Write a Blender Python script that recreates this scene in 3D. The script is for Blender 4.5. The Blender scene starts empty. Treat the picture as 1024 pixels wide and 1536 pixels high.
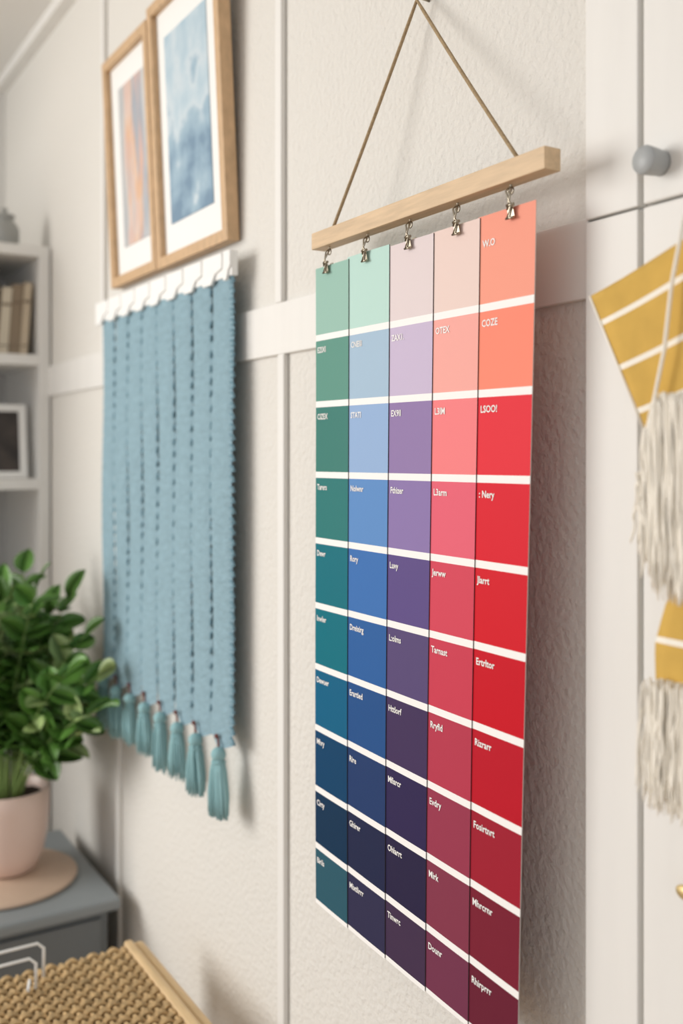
import bpy, bmesh, math, random
from mathutils import Vector, Matrix
random.seed(7)
S=bpy.context.scene
COL=S.collection
EYE=1.4
# ------------------------------------------------------------ helpers
def lin(c):
    c/=255.0
    return c/12.92 if c<=0.04045 else ((c+0.055)/1.055)**2.4
def hexc(h):
    h=h.lstrip('#'); return (lin(int(h[0:2],16)),lin(int(h[2:4],16)),lin(int(h[4:6],16)),1)
MATS={}
def mat(name,h,rough=0.6,metal=0,bump=0,bscale=50,bdist=0.001,var=0,vscale=10,stretch=(1,1,1),sheen=0,spec=0.5):
    if name in MATS: return MATS[name]
    m=bpy.data.materials.new(name); m.use_nodes=True
    nt=m.node_tree; b=nt.nodes['Principled BSDF']
    col=hexc(h)
    b.inputs['Base Color'].default_value=col
    b.inputs['Roughness'].default_value=rough
    b.inputs['Metallic'].default_value=metal
    b.inputs['Specular IOR Level'].default_value=spec
    if sheen: b.inputs['Sheen Weight'].default_value=sheen
    tc=nt.nodes.new('ShaderNodeTexCoord'); mp=nt.nodes.new('ShaderNodeMapping')
    mp.inputs['Scale'].default_value=stretch
    nt.links.new(tc.outputs['Object'],mp.inputs['Vector'])
    if bump:
        n=nt.nodes.new('ShaderNodeTexNoise'); n.inputs['Scale'].default_value=bscale; n.inputs['Detail'].default_value=5
        nt.links.new(mp.outputs[0],n.inputs['Vector'])
        bp=nt.nodes.new('ShaderNodeBump'); bp.inputs['Strength'].default_value=bump; bp.inputs['Distance'].default_value=bdist
        nt.links.new(n.outputs['Fac'],bp.inputs['Height']); nt.links.new(bp.outputs[0],b.inputs['Normal'])
    if var:
        n=nt.nodes.new('ShaderNodeTexNoise'); n.inputs['Scale'].default_value=vscale; n.inputs['Detail'].default_value=6
        nt.links.new(mp.outputs[0],n.inputs['Vector'])
        r=nt.nodes.new('ShaderNodeValToRGB')
        r.color_ramp.elements[0].position=0.3; r.color_ramp.elements[1].position=0.7
        r.color_ramp.elements[0].color=tuple(c*(1-var) for c in col[:3])+(1,)
        r.color_ramp.elements[1].color=tuple(min(1,c*(1+var*0.5)) for c in col[:3])+(1,)
        nt.links.new(n.outputs['Fac'],r.inputs[0]); nt.links.new(r.outputs[0],b.inputs['Base Color'])
    MATS[name]=m
    return m
def obj_from_bm(bm,name,mats,parent=None,origin=None,smooth=False,recalc=True):
    if recalc: bmesh.ops.recalc_face_normals(bm,faces=bm.faces[:])
    me=bpy.data.meshes.new(name)
    o3=Vector(origin) if origin is not None else Vector((0,0,0))
    if origin is None and len(bm.verts):
        c=Vector((0,0,0))
        for v in bm.verts: c+=v.co
        o3=c/len(bm.verts)
    bmesh.ops.translate(bm,verts=bm.verts[:],vec=-o3)
    bm.to_mesh(me); bm.free()
    if smooth:
        for p in me.polygons: p.use_smooth=True
    for m in (mats if isinstance(mats,(list,tuple)) else [mats]): me.materials.append(m)
    ob=bpy.data.objects.new(name,me); COL.objects.link(ob); ob.location=o3
    if parent is not None:
        ob.parent=parent
        ob.matrix_parent_inverse=Matrix.Translation(-Vector(parent.location))
    return ob
def empty(name,loc,label,category,group=None):
    e=bpy.data.objects.new(name,None); e.empty_display_size=0.05; e.location=loc
    COL.objects.link(e); e['label']=label; e['category']=category
    if group: e['group']=group
    return e
def tag(o,label,category,group=None):
    o['label']=label; o['category']=category
    if group: o['group']=group
def add_box(bm,x0,x1,y0,y1,z0,z1,mi=0,bev=0):
    r=bmesh.ops.create_cube(bm,size=1)
    vs=r['verts']
    for v in vs:
        v.co=Vector(((x0+x1)/2+v.co.x*(x1-x0),(y0+y1)/2+v.co.y*(y1-y0),(z0+z1)/2+v.co.z*(z1-z0)))
    fs=set(f for v in vs for f in v.link_faces)
    for f in fs: f.material_index=mi
    if bev:
        es=list(set(e for v in vs for e in v.link_edges))
        bmesh.ops.bevel(bm,geom=es,offset=bev,segments=2,affect='EDGES',profile=0.5)
def box(name,x0,x1,y0,y1,z0,z1,m,bev=0,parent=None,struct=False):
    bm=bmesh.new(); add_box(bm,x0,x1,y0,y1,z0,z1,0,bev)
    o=obj_from_bm(bm,name,m,parent,origin=((x0+x1)/2,(y0+y1)/2,(z0+z1)/2))
    if struct: o['kind']='structure'
    return o
def tube(bm,pts,rad,seg=8,mi=0,closed=False,cap=True):
    pts=[Vector(p) for p in pts]; n=len(pts)
    rads=rad if isinstance(rad,(list,tuple)) else [rad]*n
    rings=[]
    prev=None
    for i,p in enumerate(pts):
        if closed: t=(pts[(i+1)%n]-pts[(i-1)%n])
        else: t=(pts[min(i+1,n-1)]-pts[max(i-1,0)])
        t.normalize()
        if prev is None:
            a=Vector((0,0,1)) if abs(t.z)<0.9 else Vector((1,0,0))
            u=t.cross(a).normalized()
        else:
            u=(prev-t*prev.dot(t))
            u=u.normalized() if u.length>1e-6 else t.orthogonal().normalized()
        prev=u; w=t.cross(u)
        rings.append([bm.verts.new(p+(u*math.cos(2*math.pi*k/seg)+w*math.sin(2*math.pi*k/seg))*rads[i]) for k in range(seg)])
    m=n if closed else n-1
    for i in range(m):
        A=rings[i];B=rings[(i+1)%n]
        for k in range(seg):
            f=bm.faces.new((A[k],A[(k+1)%seg],B[(k+1)%seg],B[k])); f.material_index=mi; f.smooth=True
    if cap and not closed:
        for R in (rings[0],rings[-1]):
            try:
                f=bm.faces.new(R); f.material_index=mi
            except: pass
def lathe(bm,prof,cx,cy,seg=48,mi=0):
    rings=[]
    for r,z in prof:
        if r<1e-6: rings.append([bm.verts.new((cx,cy,z))])
        else: rings.append([bm.verts.new((cx+r*math.cos(2*math.pi*k/seg),cy+r*math.sin(2*math.pi*k/seg),z)) for k in range(seg)])
    for A,B in zip(rings,rings[1:]):
        for k in range(seg):
            k2=(k+1)%seg
            if len(A)==1 and len(B)==1: continue
            if len(A)==1: vs=(A[0],B[k2],B[k])
            elif len(B)==1: vs=(A[k],A[k2],B[0])
            else: vs=(A[k],A[k2],B[k2],B[k])
            f=bm.faces.new(vs); f.material_index=mi; f.smooth=True
def ellipsoid(bm,c,rx,ry,rz,rot=None,mi=0,u=8,v=5):
    M=Matrix.Translation(Vector(c))@(rot if rot is not None else Matrix.Identity(4))@Matrix.Diagonal((rx,ry,rz,1))
    rings=[]
    for i in range(v+1):
        th=math.pi*i/v
        if i in (0,v): rings.append([bm.verts.new(M@Vector((0,0,math.cos(th))))])
        else: rings.append([bm.verts.new(M@Vector((math.sin(th)*math.cos(2*math.pi*k/u),math.sin(th)*math.sin(2*math.pi*k/u),math.cos(th)))) for k in range(u)])
    for A,B in zip(rings,rings[1:]):
        for k in range(u):
            k2=(k+1)%u
            if len(A)==1: vs=(A[0],B[k],B[k2])
            elif len(B)==1: vs=(A[k],B[0],A[k2])
            else: vs=(A[k],B[k],B[k2],A[k2])
            f=bm.faces.new(vs); f.material_index=mi; f.smooth=True

# ------------------------------------------------------------ materials
M_plaster=mat('plaster_wall','#E0DDD7',0.9,bump=0.8,bscale=120,bdist=0.004,spec=0.2)
M_paint=mat('painted_wood_white','#E8E6E2',0.55,bump=0.12,bscale=40,bdist=0.002,stretch=(4,4,0.6),var=0.03,vscale=6)
M_ceil=mat('ceiling_paint','#E6E4E0',0.9)
M_floor=mat('oak_floor','#A98B66',0.5,var=0.3,vscale=4,stretch=(1,10,1))
M_oak=mat('light_oak','#D5B893',0.5,var=0.14,vscale=14,stretch=(1.5,12,14),bump=0.1,bscale=60)
M_frame=mat('frame_oak','#CDAB84',0.5,var=0.15,vscale=14,stretch=(6,6,3))
M_cord=mat('jute_cord','#AA9270',0.9,bump=0.8,bscale=700,bdist=0.001,var=0.25,vscale=300)
M_metal=mat('clip_metal','#A79D8C',0.28,metal=1)
M_white=mat('matte_white','#F0F0EE',0.6)
M_shelf=mat('shelf_white','#E9E8E5',0.5)

# ------------------------------------------------------------ colour chart hanging
CY=0.640
chart=empty('swatch_chart_hanging',(-0.9,CY,EYE-0.59),'colour swatch strips clipped to a light wood hanging rod','wall hanging')
cth=math.radians(58.58); FC=math.cos(cth); FS=math.sin(cth); FPX=1493.3
def wallx(px,y):
    t=(px-512)/FPX; return y*(t*FC-FS)/(FC+t*FS)
def wallz(px,py,y):
    t=(px-512)/FPX; return EYE+(680-py)/FPX*y/(FC+t*FS)
topx=[wallx(p,CY) for p in (475,524,584,649,717,800)]
botx=[wallx(p,CY) for p in (476,523,578,637,700,773)]
Ly=[402,508,607,712,810,907,998,1089,1180,1265,1350]
Ry=[302,447,585,720,857,987,1116,1248,1371,1497,1603]
Rx=[801,798,794,789,786,784,781,778,776,775,775]
LZ=[wallz(475,a,CY) for a in Ly]; RZ=[wallz(b,a,CY) for a,b in zip(Ry,Rx)]
xl=topx[0]; xr=topx[5]
def zline(i,x):
    f=(x-xl)/(xr-xl)
    if i==0: return EYE+0.2365
    return LZ[i]+(RZ[i]-LZ[i])*f
HEX=[['98BFB2','5F9587','3C7C73','2A7775','086E7C','016E7E','035F84','034067','093150','2B5868'],
['BADBD2','A5BFD5','94B1D8','5E8DC7','3C70B3','2C5F9F','23508A','223B6A','202748','302F4E'],
['E0D2D3','C7B8D3','917AAB','8B76AC','5D4C86','584976','433259','302650','282243','42304C'],
['E8D0C8','F1A9A0','F08084','E36276','D2465A','C93E53','B53A50','973850','83374D','72354F'],
['F29D87','F58A72','E22B39','D8182B','D11124','C70820','BA1026','9E1D31','791F33','681F34']]
WORDS=[['','EZIXI','CIZEX','Tarers','Dewr','Inwler','Dewuer','Mhry','Cirty','Birils'],
['','CNEIII','STATI','Nolwnr','Rory','Dreixirg','Erartied','Rire','Ghirer','Mixtlirrr'],
['','ZAX1.','EX9II','Fthizer','Luvy','L:olms','Httlorf','Mfisrcr','Ohlarrt','Tinwrc'],
['','OTEX','L3IM','L3arm','Jerww','Tarnast','Rryfid','Evdry','Mirk','Dounr'],
['W.O','COZE','LSOO!',': Nery','Jlarrt','Ertrltor','Rizrarr','Fosirtnrt','Mhrcrnr','Rhirprrr']]
m=bpy.data.materials.new('printed_card'); m.use_nodes=True
nt=m.node_tree; b=nt.nodes['Principled BSDF']; b.inputs['Roughness'].default_value=0.5
b.inputs['Specular IOR Level'].default_value=0.13
at=nt.nodes.new('ShaderNodeAttribute'); at.attribute_name='cell'
nt.links.new(at.outputs['Color'],b.inputs['Base Color'])
M_card=m
def text_geo(body,size):
    cu=bpy.data.curves.new('t','FONT'); cu.body=body; cu.size=size; cu.offset=size*0.02; cu.resolution_u=2
    ob=bpy.data.objects.new('t',cu); COL.objects.link(ob)
    dg=bpy.context.evaluated_depsgraph_get(); dg.update()
    me=ob.evaluated_get(dg).to_mesh()
    vs=[v.co.copy() for v in me.vertices]; fs=[tuple(p.vertices) for p in me.polygons]
    ob.evaluated_get(dg).to_mesh_clear()
    bpy.data.objects.remove(ob); bpy.data.curves.remove(cu)
    return vs,fs
YB=-0.0022; YS=0.0012
for j in range(5):
    bm=bmesh.new(); lay=bm.loops.layers.float_color.new('cell')
    zt=EYE+0.2365+(0.0,0.0025,0.0,0.0008,0.0018)[j]; zb=zline(10,botx[0])
    base=CY+YB+YS*j     # each card tucks behind the one before it
    ext=0.004 if j else 0.0
    def edge0(side,z):
        f=(zt-z)/(zt-zb); a=topx[j+side]; c=botx[j+side]
        return a+(c-a)*f
    def edge(side,z): return edge0(side,z)-(ext if side==0 else 0)
    def ypos(u,z):
        f=(zt-z)/(zt-zb)
        return base-0.0003*math.sin(math.pi*u)+0.0008*math.sin(f*5+1.0)
    def P(u,zfun):
        z=zfun(0.5*(topx[j]+topx[j+1]))
        x=edge(0,z)+(edge(1,z)-edge(0,z))*u
        z2=zfun(x)
        return Vector((x,ypos(u,z2),z2))
    NX=6; hw=0.0039
    bands=[]
    for r in range(10):
        a=(lambda x,r=r: (zline(r,x)-hw) if r>0 else zt)
        c=(lambda x,r=r: zline(r+1,x)+hw)
        bands.append((a,c,hexc(HEX[j][r]),5))
        e=(lambda x,r=r: zline(r+1,x)-(hw if r<9 else 0.0015))
        bands.append((c,e,hexc('F6F4F2'),1))
    prev=None
    for a,c,colr,n in bands:
        for s in range(n):
            f1=(s+1)/n
            if prev is None: prev=[bm.verts.new(P(k/NX,lambda x:a(x))) for k in range(NX+1)]
            cur=[bm.verts.new(P(k/NX,lambda x:a(x)+(c(x)-a(x))*f1)) for k in range(NX+1)]
            for k in range(NX):
                f=bm.faces.new((prev[k],prev[k+1],cur[k+1],cur[k])); f.smooth=True
                for l in f.loops: l[lay]=colr
            prev=cur
    for sd in (0,1):
        ev=[]
        for s in range(41):
            z=zt+(zb-zt)*s/40
            if s==40: z=zline(10,edge(sd,z))
            x=edge(sd,z); y=ypos(sd,z)
            ev.append((bm.verts.new((x,y,z)),bm.verts.new((x,y+0.0010,z))))
        for A,B in zip(ev,ev[1:]):
            f=bm.faces.new((A[0],B[0],B[1],A[1]))
            for l in f.loops: l[lay]=hexc('4A4644' if j<4 else 'C8C4C0')  # sides coloured dark as the shade line between cards; outermost card pale
    for r in range(10):
        wd=WORDS[j][r]
        if not wd: continue
        vs,fs=text_geo(wd,0.0100)
        z0=zline(r,(topx[j]+topx[j+1])/2)-(0.0190 if r>0 else 0.03)
        x0=edge0(0,z0)+0.0045
        nv=[]
        for v in vs:
            z=z0+v.y; x=x0+v.x*0.92; u=(x-edge(0,z))/(edge(1,z)-edge(0,z))
            nv.append(bm.verts.new((x,ypos(u,z)-0.0005,z)))
        for f in fs:
            try:
                ff=bm.faces.new([nv[i] for i in f])
                for l in ff.loops: l[lay]=hexc('F4F2F0')
            except: pass
    o=obj_from_bm(bm,'swatch_strip',M_card,chart,recalc=False)
    o['label']=['teal to deep blue-green swatch strip','mint to navy blue swatch strip','pale lilac to dark purple swatch strip','blush pink to plum swatch strip','coral to deep red swatch strip'][j]
RX0=wallx(469,CY-0.008); RX1=wallx(819,CY-0.008)
rz=EYE+0.270
box('rod',RX0,RX1,CY-0.010,CY+0.010,rz-0.0105,rz+0.0105,M_oak,0.0008,parent=chart)
bm=bmesh.new()
ap=Vector((wallx(625,0.682),0.682,EYE+0.530))
a=Vector((wallx(498,CY),CY,rz+0.009)); c=Vector((wallx(779,CY),CY,rz+0.009))
pts=[a.lerp(ap,i/12)+Vector((0,0,-0.002*math.sin(math.pi*i/12))) for i in range(13)]+[ap.lerp(c,i/12)+Vector((0,0,-0.002*math.sin(math.pi*i/12))) for i in range(1,13)]
tube(bm,pts,0.0021,8)
for q in (a,c):
    ellipsoid(bm,q+Vector((0,0,0.0025)),0.003,0.003,0.0022)
obj_from_bm(bm,'hanging_cord',M_cord,chart)
bm=bmesh.new()
tube(bm,[(ap.x,0.70,ap.z+0.003),(ap.x,0.676,ap.z+0.004)],0.0015,10); tube(bm,[(ap.x,0.677,ap.z+0.004),(ap.x,0.675,ap.z+0.004)],0.0035,14)
obj_from_bm(bm,'nail',M_metal,chart)
for n,px in enumerate((494,551,615,686,766)):
    x=wallx(px,CY); zt=EYE+0.2365; bm=bmesh.new()
    yc=CY+YB+YS*n
    rzb=rz-0.0105
    tube(bm,[(x,CY,rzb+0.002),(x,CY,rzb-0.003)],0.0012,8)
    tube(bm,[(x+0.0036*math.cos(t),CY,rzb-0.006+0.0036*math.sin(t)) for t in [i*math.pi/6 for i in range(12)]],0.0009,6,closed=True)
    zc=zt+0.003
    for s in (-1,1):
        tube(bm,[(x-0.0045*s,yc-0.0035,zc-0.004),(x-0.0005*s,yc-0.0050,zc+0.003),(x+0.0038*s,CY-0.003,rzb-0.006),(x+0.0012*s,CY-0.001,rzb-0.0035)],0.0010,6)
    for s in (-1,1):
        yb=yc+0.001+s*0.0026
        vs=[bm.verts.new(p) for p in ((x-0.0035,yb+s*0.0015,zc),(x+0.0035,yb+s*0.0015,zc),(x+0.005,yb,zc-0.012),(x-0.005,yb,zc-0.012))]
        vs2=[bm.verts.new(v.co+Vector((0,s*0.0009,0))) for v in vs]
        bm.faces.new(vs); bm.faces.new(vs2)
        for i in range(4): bm.faces.new((vs[i],vs[(i+1)%4],vs2[(i+1)%4],vs2[i]))
    tube(bm,[(x-0.0048,yc-0.0035,zc),(x+0.0048,yc-0.0035,zc)],0.0017,8)
    tube(bm,[(x-0.0058,yc-0.0038,zc-0.0125),(x+0.0058,yc-0.0038,zc-0.0125)],0.0012,8)
    tube(bm,[(x-0.004,yc-0.0042,zc-0.012),(x+0.003,yc-0.0048,zc-0.001)],0.0009,6)
    obj_from_bm(bm,'clip',M_metal,chart)

# ------------------------------------------------------------ room shell
WY=0.70; XL=-3.09; CZ=2.512
box('wall_back',XL-0.1,1.6,WY,WY+0.12,0,CZ,M_plaster,struct=True)
box('wall_left',XL-0.12,XL,-1.0,WY,0,CZ,M_ceil,struct=True)
box('ceiling',XL-0.12,1.6,-1.6,WY+0.12,CZ,CZ+0.1,M_ceil,struct=True)
box('floor',XL-0.12,1.6,-3.2,WY+0.12,-0.1,0,M_floor,struct=True)
bm=bmesh.new()
add_box(bm,XL,1.6,WY-0.03,WY,CZ-0.03,CZ); add_box(bm,XL,XL+0.03,-1.0,WY-0.03,CZ-0.03,CZ)
o=obj_from_bm(bm,'trim_1',M_paint); o['kind']='structure'
ST0=-0.684; ST1=-0.620
box('trim_2',XL,ST0,WY-0.008,WY,EYE+0.147,EYE+0.224,M_paint,0.0015,struct=True)
def batten(n,x,z0,z1,w=0.02): box('trim_%d'%n,x-w/2,x+w/2,WY-0.009,WY,z0,z1,M_paint,0.002,struct=True)
batten(3,-1.313,EYE+0.224,CZ-0.03)
batten(4,-1.305,0,EYE+0.147)
batten(5,-2.14,EYE+0.224,CZ-0.03)
batten(6,-2.04,0,EYE+0.147)
box('trim_7',ST0,ST1,WY-0.012,WY,EYE+0.2205,CZ,M_paint,0.0015,struct=True)
box('trim_8',ST0,ST1,WY-0.012,WY,0,EYE+0.218,M_paint,0.0015,struct=True)
box('baseboard_back',XL,ST0,WY-0.014,WY,0,0.09,M_paint,0.003,struct=True)
d1=box('door_1',ST1+0.006,0.0,WY-0.012,WY,EYE+0.2205,CZ-0.03,M_paint,0.002,struct=True)
d2=box('door_2',ST1+0.006,0.0,WY-0.012,WY,0.05,EYE+0.218,M_paint,0.002,struct=True)
M_knob=mat('grey_knob','#A8ABAC',0.45)
bm=bmesh.new()
lathe(bm,[(0,0),(0.0110,0),(0.0110,0.004),(0.0115,0.007),(0.0124,0.018),(0.0125,0.021),(0.0117,0.0228),(0,0.0235)],0,0,40)
bmesh.ops.transform(bm,matrix=Matrix.Translation((-0.594,WY-0.012,EYE+0.252))@Matrix.Rotation(math.radians(90),4,'X'),verts=bm.verts[:])
k=obj_from_bm(bm,'knob',M_knob); k.parent=d1; k.matrix_parent_inverse=Matrix.Translation(-d1.location); k['label']='round matte grey cabinet knob'
M_brass=mat('brass','#D8C08A',0.45,metal=0.6)
bm=bmesh.new()
lathe(bm,[(0,0),(0.004,0),(0.004,0.008),(0.013,0.009),(0.014,0.012),(0.012,0.014),(0,0.015)],0,0,32)
bmesh.ops.transform(bm,matrix=Matrix.Translation((-0.554,WY-0.012,EYE-0.366))@Matrix.Rotation(math.radians(90),4,'X')@Matrix.Diagonal((1,0.5,1,1)),verts=bm.verts[:])
k=obj_from_bm(bm,'knob',M_brass); k.parent=d2; k.matrix_parent_inverse=Matrix.Translation(-d2.location); k['label']='small oval brass knob'

# ------------------------------------------------------------ framed prints
def art_mat(name,kind):
    m=bpy.data.materials.new(name); m.use_nodes=True; nt=m.node_tree; b=nt.nodes['Principled BSDF']; b.inputs['Roughness'].default_value=0.6
    tc=nt.nodes.new('ShaderNodeTexCoord'); mp=nt.nodes.new('ShaderNodeMapping'); nt.links.new(tc.outputs['Generated'],mp.inputs[0])
    n=nt.nodes.new('ShaderNodeTexNoise'); n.inputs['Detail'].default_value=7; r=nt.nodes.new('ShaderNodeValToRGB')
    sp=nt.nodes.new('ShaderNodeSeparateXYZ'); nt.links.new(tc.outputs['Generated'],sp.inputs[0])
    ma=nt.nodes.new('ShaderNodeMath'); ma.operation='MULTIPLY_ADD'
    s2=nt.nodes.new('ShaderNodeMath'); s2.operation='SUBTRACT'; nt.links.new(n.outputs['Fac'],s2.inputs[0])
    nt.links.new(mp.outputs[0],n.inputs['Vector'])
    if kind=='streak':
        mp.inputs['Scale'].default_value=(3.0,1,0.8); mp.inputs['Rotation'].default_value=(0,0.3,0); n.inputs['Scale'].default_value=1.8; n.inputs['Distortion'].default_value=0.5
        st=[(0.20,'A9ADB1'),(0.38,'C6C4C2'),(0.46,'D2B2A6'),(0.53,'DAC6BA'),(0.565,'DBAC7C'),(0.60,'D3B0A4'),(0.68,'9FA6B0'),(0.85,'C8C8C8')]
        nt.links.new(sp.outputs['X'],ma.inputs[0]); ma.inputs[1].default_value=0.5; s2.inputs[1].default_value=0.22
    else:
        mp.inputs['Scale'].default_value=(1.2,1,2.0); n.inputs['Scale'].default_value=2.2
        nt.links.new(sp.outputs['Z'],ma.inputs[0]); ma.inputs[1].default_value=0.42; s2.inputs[1].default_value=0.21
        st=[(0.28,'6F8CA4'),(0.38,'8AA6BA'),(0.47,'9CB6C6'),(0.55,'C6D3DB'),(0.64,'B8CBD6'),(0.78,'A6BFCE')]
    nt.links.new(s2.outputs[0],ma.inputs[2])
    nt.links.new(ma.outputs[0],r.inputs[0])
    el=r.color_ramp.elements
    while len(el)>1: el.remove(el[-1])
    el[0].position=st[0][0]; el[0].color=hexc(st[0][1])
    for p,c in st[1:]:
        e=el.new(p); e.color=hexc(c)
    nt.links.new(r.outputs[0],b.inputs['Base Color'])
    return m
def picture(x0,x1,z0,z1,label,artm,artins):
    w=x1-x0;h=z1-z0; fw=0.020; d=0.022
    e=empty('picture_frame',(x0,WY-0.003,z0),label,'picture frame')
    def loc(o): o.parent=e; o.matrix_parent_inverse=Matrix.Identity(4)
    bm=bmesh.new()
    add_box(bm,0,fw,-d,0,0,h,0,0.001); add_box(bm,w-fw,w,-d,0,0,h,0,0.001)
    add_box(bm,fw,w-fw,-d,0,0,fw,0,0.001); add_box(bm,fw,w-fw,-d,0,h-fw,h,0,0.001)
    o=obj_from_bm(bm,'frame_moulding',M_frame,origin=(0,0,0)); loc(o)
    bm=bmesh.new(); add_box(bm,fw,w-fw,-0.010,-0.004,fw,h-fw)
    o=obj_from_bm(bm,'mat_board',M_white,origin=(0,0,0)); loc(o)
    l,r_,b_,t_=artins
    bm=bmesh.new(); add_box(bm,fw+l,w-fw-r_,-0.0115,-0.0102,fw+b_,h-fw-t_)
    o=obj_from_bm(bm,'art_print',artm,origin=(0,0,0)); loc(o)
    e.rotation_euler=(0.045,0,0)
    return e
picture(-2.03,-1.772,EYE+0.345,EYE+0.81,'light wood frame with white mat and pink grey abstract print',art_mat('abstract_streaks','streak'),(0.045,0.020,0.055,0.05))
picture(-1.766,-1.455,EYE+0.343,EYE+0.825,'light wood frame with white mat and blue watercolour print',art_mat('blue_watercolour','cloud'),(0.035,0.050,0.055,0.05))

# ------------------------------------------------------------ blue woven hanging
M_blue=mat('blue_weave','#90ACB8',0.95,bump=0.8,bscale=200,bdist=0.003,var=0.10,vscale=90,stretch=(0.5,1,1),spec=0.1)
M_blued=mat('blue_yarn_dark','#7797A5',0.95,bump=0.6,bscale=300,bdist=0.002,spec=0.1)
M_tas=mat('blue_tassel_yarn','#93BABF',0.95,bump=0.6,bscale=500,bdist=0.001,spec=0.1)
M_knot=mat('rust_knot','#7A4A45',0.9)
BY=0.672
wx0=-2.075; wx1=-1.428; ztop=EYE+0.283; zbot=EYE-0.448
blue=empty('woven_wall_hanging',(-1.75,BY,zbot),'dusty blue woven textile with tassels hanging from white header strip','wall hanging')
NB=8; bw=(wx1-wx0)/NB
bm=bmesh.new()
nz=150; per=8
for bnd in range(NB):
    xa=wx0+bnd*bw; grid=[]
    for iz in range(nz+1):
        f=iz/nz; row=[]
        for k in range(per+1):
            u=k/per
            x=xa+u*bw
            dip=0.022*(1-abs(2*u-1))+0.014*u
            z=ztop+(zbot-dip-ztop)*f
            y=BY-0.0045*math.sin(math.pi*u)**0.35-0.0008*math.sin(iz*math.pi/1.5+ (k%2)*1.5)+random.uniform(-0.0005,0.0005)+0.002*math.sin(f*9+bnd)
            row.append(bm.verts.new((x,y,z)))
        grid.append(row)
    for iz in range(nz):
        for k in range(per):
            f=bm.faces.new((grid[iz][k],grid[iz][k+1],grid[iz+1][k+1],grid[iz+1][k])); f.smooth=True
    if bnd>0:
        z=ztop-0.02
        while z>zbot+0.01:
            ellipsoid(bm,(xa+random.uniform(-0.001,0.001),BY-0.002,z),0.0028,0.0022,0.0072,Matrix.Rotation(random.uniform(0.1,0.5),4,'Y'),1,6,4)
            z-=random.uniform(0.020,0.028)
obj_from_bm(bm,'woven_panel',[M_blue,M_blued],blue,recalc=False)
bm=bmesh.new(); z=ztop-0.01
while z>zbot-0.02:
    tube(bm,[(wx1-0.003,BY-0.003,z+0.004),(wx1+0.008,BY-0.004,z+0.003),(wx1+0.012,BY-0.003,z-0.003),(wx1-0.002,BY-0.002,z-0.005)],[0.0022,0.0024,0.0022,0.0015],6)
    z-=0.0165
obj_from_bm(bm,'side_fringe',M_blued,blue)
bm=bmesh.new(); add_box(bm,wx0-0.012,wx1+0.010,BY-0.007,BY+0.004,ztop-0.004,EYE+0.318,0,0.001)
obj_from_bm(bm,'header_strip',M_white,blue)
for k in range(9):
    xa=wx0-0.010+k*bw
    bm=bmesh.new()
    zt=EYE+0.3185; w=bw*0.86 if k<8 else 0.02
    pr=[(xa,zt),(xa+w,zt),(xa+w,zt-0.024),(xa+w*0.62,zt-0.030),(xa+w*0.48,zt-0.046),(xa,zt-0.046)]
    A=[bm.verts.new((p[0],BY-0.0105-(0.002 if i in(0,5,4) else 0),p[1])) for i,p in enumerate(pr)]; B=[bm.verts.new((p[0],BY-0.0072,p[1])) for p in pr]
    bm.faces.new(A); bm.faces.new(B)
    for i in range(6): bm.faces.new((A[i],A[(i+1)%6],B[(i+1)%6],B[i]))
    obj_from_bm(bm,'header_tab',M_white,blue)
for k in range(8):
    x=wx0+(k+0.5)*bw+ (0.012 if k==7 else 0); zt=zbot-0.018
    L=random.uniform(0.098,0.111)+ (0.014 if k==7 else 0)
    bm=bmesh.new()
    tube(bm,[(x-0.012,BY-0.008,zt+0.012),(x-0.004,BY-0.010,zt+0.002),(x,BY-0.012,zt-0.008)],0.002,6,1)
    ellipsoid(bm,(x-0.012,BY-0.010,zt+0.012),0.005,0.004,0.004,mi=1)
    ellipsoid(bm,(x,BY-0.012,zt-0.014),0.013,0.012,0.012,mi=0,u=12,v=8)
    tube(bm,[(x+0.0115*math.cos(t),BY-0.012+0.010*math.sin(t),zt-0.026) for t in [i*math.pi/8 for i in range(16)]],0.002,6,0,closed=True)
    for s in range(75):
        an=random.uniform(0,6.283); rr=math.sqrt(random.random())
        ca,sa=math.cos(an)*rr,math.sin(an)*rr
        l=L*random.uniform(0.9,1.02)
        tube(bm,[(x+0.009*ca,BY-0.012+0.007*sa,zt-0.018),(x+0.018*ca,BY-0.012+0.011*sa,zt-0.04),(x+0.027*ca+random.uniform(-.001,.001),BY-0.012+0.012*sa,zt-l*0.7),(x+0.028*ca+random.uniform(-.002,.002),BY-0.012+0.012*sa,zt-l)],[0.0022,0.0022,0.0022,0.0012],5,0)
    obj_from_bm(bm,'tassel',[M_tas,M_knot],blue)

# ------------------------------------------------------------ white bookshelf
SX=-2.575; SB=-2.95; SY1=0.695; SY0=-0.12; SH=1.93
sh=empty('bookshelf',(-2.76,0.29,0),'tall white open bookshelf with books and small frame','bookshelf')
th=0.027
box('side_panel',SB,SX,SY1-th,SY1,0,SH-th,M_shelf,0.001,parent=sh)
box('side_panel',SB,SX,SY0,SY0+th,0,SH-th,M_shelf,0.001,parent=sh)
box('top_panel',SB,SX,SY0,SY1,SH-th,SH,M_shelf,0.001,parent=sh)
box('back_panel',SB-0.008,SB,SY0,SY1,0,SH,mat('shelf_back','#C9C7C4',0.7),parent=sh)
ZS=[0.08,0.40,0.71,1.02,1.335,1.652]
for z in ZS: box('shelf_board',SB,SX-0.002,SY0+th,SY1-th,z-th,z,M_shelf,0.001,parent=sh)
cols=['C4B59E','8F7F6B','CFC5B2','AC9C86','7A695A','BEAE96','D8D0C2','A3937D']
yy=SY1-th-0.022
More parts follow.
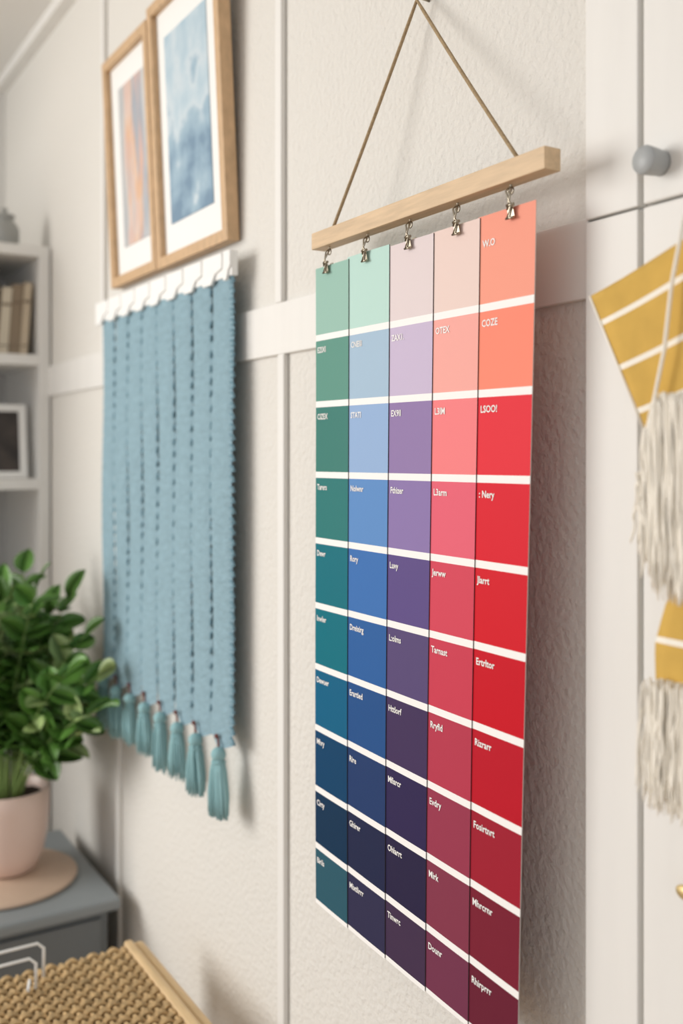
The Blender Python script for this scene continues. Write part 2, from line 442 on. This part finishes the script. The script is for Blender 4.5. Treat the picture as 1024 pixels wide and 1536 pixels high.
for i in range(15):
    w=random.uniform(0.016,0.027); h=random.uniform(0.165,0.205); dp=random.uniform(0.13,0.17)
    c=mat('book_%s'%cols[i%8],'#'+cols[i%8],0.7)
    pg=mat('pages','#E5DDCB',0.9)
    z=1.6525
    y1=yy; y0=yy-w; x1=SX-0.03-random.uniform(0,0.012); x0=x1-dp
    bm=bmesh.new()
    add_box(bm,x0,x1-0.003,y0,y0+0.002,z,z+h,0); add_box(bm,x0,x1-0.003,y1-0.002,y1,z,z+h,0); add_box(bm,x1-0.003,x1,y0,y1,z,z+h,0,0.0008)
    add_box(bm,x0+0.004,x1-0.003,y0+0.002,y1-0.002,z+0.003,z+h-0.004,1)
    add_box(bm,x1-0.001,x1+0.0005,y0+0.001,y1-0.001,z+h*0.72,z+h*0.76,2); add_box(bm,x1-0.001,x1+0.0005,y0+0.001,y1-0.001,z+h*0.12,z+h*0.14,2)
    for v in bm.verts: 
        if i<3: v.co.y+=(v.co.z-z)*0.07
    o=obj_from_bm(bm,'book',[c,pg,mat('spine_band','#7A6A58',0.6)],origin=((x0+x1)/2,(y0+y1)/2,z))
    tag(o,'muted beige-brown hardback book upright on white shelf','book','books on the shelf')
    yy=y0-(0.0015 if i!=2 else 0.006)
fe=empty('photo_frame',(-2.64,0.575,1.335),'small white photo frame with dark picture standing on shelf','photo frame')
bm=bmesh.new(); fh=0.19; fy0=0.49; fy1=0.648; X=-2.61; bb=0.018
for (a0,a1,c0,c1) in ((fy0,fy0+bb,0,fh),(fy1-bb,fy1,0,fh),(fy0+bb,fy1-bb,0,bb),(fy0+bb,fy1-bb,fh-bb,fh)): add_box(bm,X-0.015,X,a0,a1,1.336+c0,1.336+c1,0,0.001)
for v in bm.verts: v.co.x-=(v.co.z-1.336)*0.12
obj_from_bm(bm,'frame_border',M_white,fe)
bm=bmesh.new(); add_box(bm,X-0.012,X-0.006,fy0+bb,fy1-bb,1.336+bb,1.336+fh-bb)
for v in bm.verts: v.co.x-=(v.co.z-1.336)*0.12
obj_from_bm(bm,'photo_print',mat('dark_photo','#3A322E',0.4,var=0.7,vscale=18),fe)
bm=bmesh.new(); lathe(bm,[(0,0),(0.030,0),(0.036,0.01),(0.037,0.045),(0.03,0.06),(0.022,0.066),(0.022,0.072),(0.026,0.074),(0.026,0.082),(0.012,0.086),(0.007,0.09),(0.009,0.098),(0,0.102)],-2.635,0.595,32)
for v in bm.verts: v.co.z+=SH
o=obj_from_bm(bm,'jar',mat('grey_ceramic','#9A9B98',0.35)); tag(o,'small grey lidded jar on top of white bookshelf','jar')

# ------------------------------------------------------------ grey side table
TZ=0.508; tx0=-2.37; tx1=-1.935; ty0=0.10; ty1=0.665
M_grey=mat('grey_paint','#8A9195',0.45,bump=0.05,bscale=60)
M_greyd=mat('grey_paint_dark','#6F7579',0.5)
tb=empty('side_table',(-2.15,0.38,0),'grey painted side table holding a tray and plant','side table')
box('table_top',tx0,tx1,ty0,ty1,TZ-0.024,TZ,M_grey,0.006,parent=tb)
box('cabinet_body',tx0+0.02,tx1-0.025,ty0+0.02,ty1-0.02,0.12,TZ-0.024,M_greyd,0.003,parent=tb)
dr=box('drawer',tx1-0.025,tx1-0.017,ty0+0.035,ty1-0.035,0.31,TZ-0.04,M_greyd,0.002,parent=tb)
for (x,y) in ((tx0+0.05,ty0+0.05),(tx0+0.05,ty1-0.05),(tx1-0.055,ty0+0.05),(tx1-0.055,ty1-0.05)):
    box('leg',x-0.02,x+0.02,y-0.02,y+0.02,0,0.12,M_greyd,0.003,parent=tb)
TCX,TCY=-2.150,0.478
bm=bmesh.new(); lathe(bm,[(0,0),(0.150,0),(0.155,0.003),(0.155,0.007),(0.151,0.009),(0,0.009)],TCX,TCY,72)
for v in bm.verts: v.co.z+=TZ
o=obj_from_bm(bm,'round_tray',mat('tan_tray','#CFB5A0',0.6,var=0.08,vscale=8)); tag(o,'round tan wooden tray under the potted plant','tray')
PX,PY,PZ=-2.178,0.497,TZ+0.009
pl=empty('potted_plant',(PX,PY,PZ),'leafy green plant in a pale pink ceramic pot','potted plant')
bm=bmesh.new(); lathe(bm,[(0,0),(0.052,0),(0.062,0.006),(0.076,0.04),(0.085,0.09),(0.088,0.14),(0.088,0.172),(0.085,0.175),(0.082,0.172),(0.080,0.14),(0.080,0.13),(0,0.13)],PX,PY,56)
for v in bm.verts: v.co.z+=PZ
obj_from_bm(bm,'pot',mat('pink_ceramic','#E5CBBF',0.35),pl)
bm=bmesh.new(); lathe(bm,[(0,0.156),(0.04,0.158),(0.0795,0.150)],PX,PY,32)
for v in bm.verts:
    v.co.z+=PZ+random.uniform(-0.002,0.002)
obj_from_bm(bm,'soil',mat('soil','#3A2C22',1.0,bump=1,bscale=120,bdist=0.004),pl)
M_leaf=mat('leaf_green','#5A8639',0.36,var=0.45,vscale=14)
M_leaf2=mat('leaf_green_light','#A3BA78',0.4,var=0.25,vscale=12)
M_stem=mat('stem_green','#7A9450',0.6)
bl=bmesh.new(); bs=bmesh.new()
def leaf(base,d,nrm,L,W,mi):
    d=d.normalized(); side=d.cross(nrm)
    if side.length<1e-4: side=d.orthogonal()
    side.normalize(); n=side.cross(d).normalized()
    N=8; mid=[];lf=[];rt=[]
    for i in range(N+1):
        f=i/N; w=W*0.5*math.sin(math.pi*min(1,f**0.9))**0.65 if 0<f<1 else 0
        p=base+d*(L*f)-n*(L*0.2*f*f)
        mid.append(p); lf.append(p+side*w+n*w*0.25); rt.append(p-side*w+n*w*0.25)
    def cl(p):
        p=p.copy()
        if p.y>0.640: p.y=0.640+(p.y-0.640)*0.15
        return p
    mv=[bl.verts.new(cl(p)) for p in mid]
    lv=[None]+[bl.verts.new(cl(p)) for p in lf[1:-1]]+[None]; rv=[None]+[bl.verts.new(cl(p)) for p in rt[1:-1]]+[None]
    for i in range(N):
        for sv in (lv,rv):
            vs=[mv[i],mv[i+1]]
            if sv[i+1]: vs.append(sv[i+1])
            if sv[i]: vs.append(sv[i])
            f=bl.faces.new(vs); f.smooth=True; f.material_index=mi
def spray(an,reach,H,ex=None,ey=None,i0=4,Lm=1.0):
    if ex is None:
        ex=PX+math.cos(an)*reach; ey=PY+math.sin(an)*reach*0.8
    ey=min(ey,0.62)
    b0=Vector((PX+math.cos(an)*0.03,PY+math.sin(an)*0.03,PZ+0.15)); b3=Vector((ex,ey,PZ+0.17+H))
    b1=b0+Vector(((ex-b0.x)*0.15,(ey-b0.y)*0.15,H*0.6))
    pts=[]
    for i in range(13):
        t=i/12; pts.append(b0*(1-t)**2+b1*2*t*(1-t)+b3*t*t)
    tube(bs,pts,[0.0030-0.0018*i/12 for i in range(13)],6)
    for i in range(i0,13):
        t=pts[min(i+1,12)]-pts[i-1]; t.normalize()
        for sd in ((-1,1) if i<12 else (0,)):
            if pts[i].z<PZ+0.225: continue
            lat=t.cross(Vector((math.cos(an+1.1),math.sin(an+1.1),0.3))).normalized()
            lat=(Matrix.Rotation(i*1.3+random.uniform(-.3,.3),3,t)@lat)
            d=(lat*sd+t*0.6+Vector((0,0,0.18))) if sd else t
            nrm=Vector((random.uniform(0,.8),random.uniform(-.7,.1),0.8))
            leaf(pts[i],d,nrm,random.uniform(0.050,0.074)*Lm,random.uniform(0.040,0.054)*Lm,1 if random.random()<0.28 else 0)
for s in range(18):
    reach=random.uniform(0.03,0.20); H=random.uniform(0.17,0.42)-reach*0.25
    spray(s*2.399+0.4,reach,H)
for (an,dx,dy,H) in ((0.3,0.18,0.11,0.34),(0.6,0.24,0.12,0.27),(0.2,0.28,0.11,0.215),(-0.4,0.13,0.03,0.44),(1.2,0.10,0.10,0.41),(2.5,-0.06,0.05,0.45),(-1,0.05,-0.06,0.43),(0.4,0.21,0.09,0.15),(-0.6,0.02,-0.02,0.40),(0.1,0.23,0.06,0.28)):
    spray(an,0,H,PX+dx,PY+dy,i0=5)
obj_from_bm(bl,'foliage',[M_leaf,M_leaf2],pl,recalc=False)
obj_from_bm(bs,'stems',M_stem,pl)

# ------------------------------------------------------------ woven stool
WZ=0.562; sx0=-1.650; sx1=-1.325; sy0=0.10; sy1=0.605
M_rush=mat('woven_rush','#CFB081',0.85,var=0.4,vscale=120,bump=0.9,bscale=350,bdist=0.002,stretch=(0.4,1,1))
M_gapshade=mat('weave_gap_shade','#6A4F33',0.9)  # dark brown that paints shade into the gaps of the weave
M_rail=mat('stool_wood','#DDBF92',0.5,var=0.14,vscale=14,stretch=(1.5,10,10))
st=empty('woven_stool',((sx0+sx1)/2,0.35,0),'low wooden stool with a woven seagrass top','stool')
def rail(*a,n='rail'): return box(n,*a,M_rail,0.005,parent=st)
rail(sx0,sx1,sy1-0.018,sy1,WZ-0.050,WZ-0.003); rail(sx0,sx1,sy0,sy0+0.018,WZ-0.035,WZ+0.002)
rail(sx0,sx0+0.014,sy0+0.018,sy1-0.018,WZ-0.04,WZ-0.008); rail(sx1-0.018,sx1,sy0+0.018,sy1-0.018,WZ-0.04,WZ-0.008)
rail(sx0+0.002,sx1-0.002,sy1-0.036,sy1-0.020,WZ-0.035,WZ+0.005)
for (x,y) in ((sx0+0.02,sy0+0.02),(sx0+0.02,sy1-0.02),(sx1-0.02,sy0+0.02),(sx1-0.02,sy1-0.02)):
    box('leg',x-0.016,x+0.016,y-0.016,y+0.016,0,WZ-0.051,M_rail,0.004,parent=st)
# basket weave: strands running in y dip over and under warp ropes running in x
bm=bmesh.new()
add_box(bm,sx0+0.004,sx1-0.004,sy0+0.018,sy1-0.036,WZ-0.018,WZ-0.012,1)  # flat dark sheet under the strands, painted shade showing through the gaps
yA=sy0+0.020; yE=sy1-0.037; xA=sx0+0.006; xE=sx1-0.004
pitch=0.0175
x=xA+0.004; r=0
while x<xE:
    for sub in (-0.0026,0.0026):
        pts=[]; ny=int((yE-yA)/0.0035)
        for k in range(ny+1):
            y=yA+(yE-yA)*k/ny
            w_=math.sin(math.pi*(y-yA)/pitch+(math.pi if r%2 else 0))
            pts.append((x+sub+0.0004*math.sin(k*1.7+r),y,WZ-0.0075+0.0052*w_))
        tube(bm,pts,0.0030,6,0)
    x+=0.0122; r+=1
y=yA+pitch*0.5; q=0
while y<yE:
    pts=[]; nx=int((xE-xA)/0.0035)
    for k in range(nx+1):
        xx=xA+(xE-xA)*k/nx
        sgn=-1 if q%2==0 else 1
        pts.append((xx,y,WZ-0.0085+0.0030*sgn*math.cos(math.pi*(xx-xA-0.004)/0.0122)))
    tube(bm,pts,0.0036,6,0)
    y+=pitch; q+=1
obj_from_bm(bm,'woven_seat',[M_rush,M_gapshade],st)
bm=bmesh.new()
wz=WZ+0.002
def wl(cx,cy,w,h): return [(cx,cy-w,wz+0.003),(cx,cy-w,wz+h-0.01),(cx,cy-w+0.01,wz+h),(cx,cy+w-0.01,wz+h),(cx,cy+w,wz+h-0.01),(cx,cy+w,wz+0.003)]
tube(bm,wl(-1.60,0.360,0.062,0.058),0.0026,8)
tube(bm,wl(-1.57,0.340,0.062,0.052),0.0026,8)
for yy in (0.29,0.40): tube(bm,[(-1.60,yy,wz+0.003),(-1.57,yy-0.01,wz+0.003)],0.0026,8)
o=obj_from_bm(bm,'wire_rack',M_white); tag(o,'small white wire rack on the woven stool','wire rack')

# ------------------------------------------------------------ mustard pennant hanging
M_mus=mat('mustard_cloth','#D2AA52',0.85,bump=0.5,bscale=600,bdist=0.0006,var=0.1,vscale=40)
M_cream=mat('cream_cotton','#F6F0E4',0.95,bump=0.4,bscale=500,bdist=0.001)
HY=0.62
pn=empty('pennant_wall_hanging',(-0.5,HY,EYE-0.28),'mustard striped cloth pennants with cream cotton cords and fringe','wall hanging')
def band_mesh(bands,xL,xR,shear,name,par,y0=HY):
    bm=bmesh.new()
    for v0,v1,mi in bands:
        n=12; sub=4; rows=[]
        for r in range(sub+1):
            v=v0+(v1-v0)*r/sub; rw=[]
            for k in range(n+1):
                x=xL(v)+(xR(v)-xL(v))*k/n
                rw.append(bm.verts.new((x,y0-0.002*math.sin(x*40+v*20),EYE+v+shear*(x+0.6))))
            rows.append(rw)
        for r in range(sub):
            for k in range(n):
                f=bm.faces.new((rows[r][k],rows[r][k+1],rows[r+1][k+1],rows[r+1][k])); f.material_index=mi; f.smooth=True
    bmesh.ops.remove_doubles(bm,verts=bm.verts[:],dist=1e-5)
    o=obj_from_bm(bm,name,[M_mus,M_cream],par,recalc=False)
    md=o.modifiers.new('thick','SOLIDIFY'); md.thickness=0.0015
    return o
XLf=lambda v:-0.61+(0.136-v)/0.146*0.067
XRf=lambda v:-0.40-(0.136-v)/0.146*0.135
band_mesh([(0.136,0.1105,0),(0.1105,0.1055,1),(0.1055,0.0655,0),(0.0655,0.0605,1),(0.0605,0.0235,0),(0.0235,0.0185,1),(0.0185,-0.010,0)],XLf,XRf,0.3,'cloth_pennant',pn)
band_mesh([(-0.080,-0.143,0),(-0.143,-0.148,1),(-0.148,-0.182,0)],lambda v:-0.515-(min(1,(-0.08-v)/0.07))*0.024,lambda v:-0.42+(min(1,(-0.08-v)/0.07))*0.02,0.0,'cloth_pennant',pn)
bm=bmesh.new()
pA=Vector((-0.61,HY-0.001,EYE+0.133)); pD=Vector((-0.545,HY-0.002,EYE+0.008))
tube(bm,[pA,pA.lerp(pD,0.5),pD],0.0009,8)
q=Vector((-0.505,HY-0.010,EYE+0.175))
tube(bm,[q,Vector((-0.516,HY-0.010,EYE+0.13)),Vector((-0.524,HY-0.009,EYE+0.08)),Vector((-0.534,HY-0.008,EYE+0.045)),Vector((-0.543,HY-0.007,EYE+0.018)),Vector((-0.545,HY-0.007,EYE-0.005)),Vector((-0.541,HY-0.010,EYE-0.02))],0.0016,8)
tube(bm,[q,Vector((-0.48,HY+0.02,EYE+0.30)),Vector((-0.47,WY-0.014,EYE+0.40))],0.0016,8)
tube(bm,[Vector((-0.548,HY-0.004,EYE+0.02)),Vector((-0.549,HY-0.006,EYE+0.002)),Vector((-0.545,HY-0.009,EYE-0.014)),Vector((-0.535,HY-0.012,EYE-0.020)),Vector((-0.527,HY-0.013,EYE-0.008)),Vector((-0.524,HY-0.013,EYE+0.02))],0.0018,8)
obj_from_bm(bm,'cord',M_cream,pn)
def fringe(x0,x1,zt,zb,cnt):
    bm=bmesh.new()
    for i in range(cnt):
        x=random.uniform(x0,x1); y=HY-0.010+random.uniform(-0.009,0.008)
        z0=zt(x)+random.uniform(-0.004,0.004); z1=zb(x)+random.uniform(-0.018,0.010)
        ph=random.uniform(0,6); am=random.uniform(0.0007,0.0018); n=18; dr=random.uniform(-0.007,0.007)
        fq=random.uniform(0.4,0.8); r0=random.uniform(0.0008,0.0014)
        tube(bm,[(x+am*math.sin(ph+k*fq)*min(1,k/4)+dr*k/n,y+am*0.7*math.cos(ph*2+k*fq*0.8),z0+(z1-z0)*k/n) for k in range(n+1)],[r0]*n+[0.0004],5)
    return obj_from_bm(bm,'fringe',M_cream,pn)
fringe(-0.543,-0.41,lambda x:EYE+0.043+(min(0,x+0.527))*3.6,lambda x:EYE-0.098+min(0.0,x+0.52)*-1.6,640)
fringe(-0.538,-0.40,lambda x:EYE-0.178,lambda x:EYE-0.262,520)

# ------------------------------------------------------------ light
w=bpy.data.worlds.new('World'); S.world=w; w.use_nodes=True
w.node_tree.nodes['Background'].inputs[0].default_value=(0.97,0.98,1.0,1); w.node_tree.nodes['Background'].inputs[1].default_value=0.77
def area(name,loc,tgt,size,size_y,power,col):
    l=bpy.data.lights.new(name,'AREA'); l.shape='RECTANGLE'; l.size=size; l.size_y=size_y; l.energy=power; l.color=col
    o=bpy.data.objects.new(name,l); COL.objects.link(o); o.location=loc
    o.rotation_euler=(Vector(tgt)-Vector(loc)).to_track_quat('-Z','Y').to_euler()
area('window_light',(-3.0,-2.4,1.9),(-1.0,0.7,1.3),1.9,1.9,96,(1.0,0.975,0.93))

# ------------------------------------------------------------ camera
cam=bpy.data.cameras.new('Camera'); co=bpy.data.objects.new('Camera',cam); COL.objects.link(co)
co.location=(0,0,EYE); co.rotation_euler=(math.pi/2,0,cth)
cam.lens=35.0; cam.sensor_width=36; cam.shift_y=-88/1536; cam.clip_start=0.02
cam.dof.use_dof=True; cam.dof.focus_distance=1.1; cam.dof.aperture_fstop=2.9
S.camera=co
S.view_settings.view_transform='Standard'
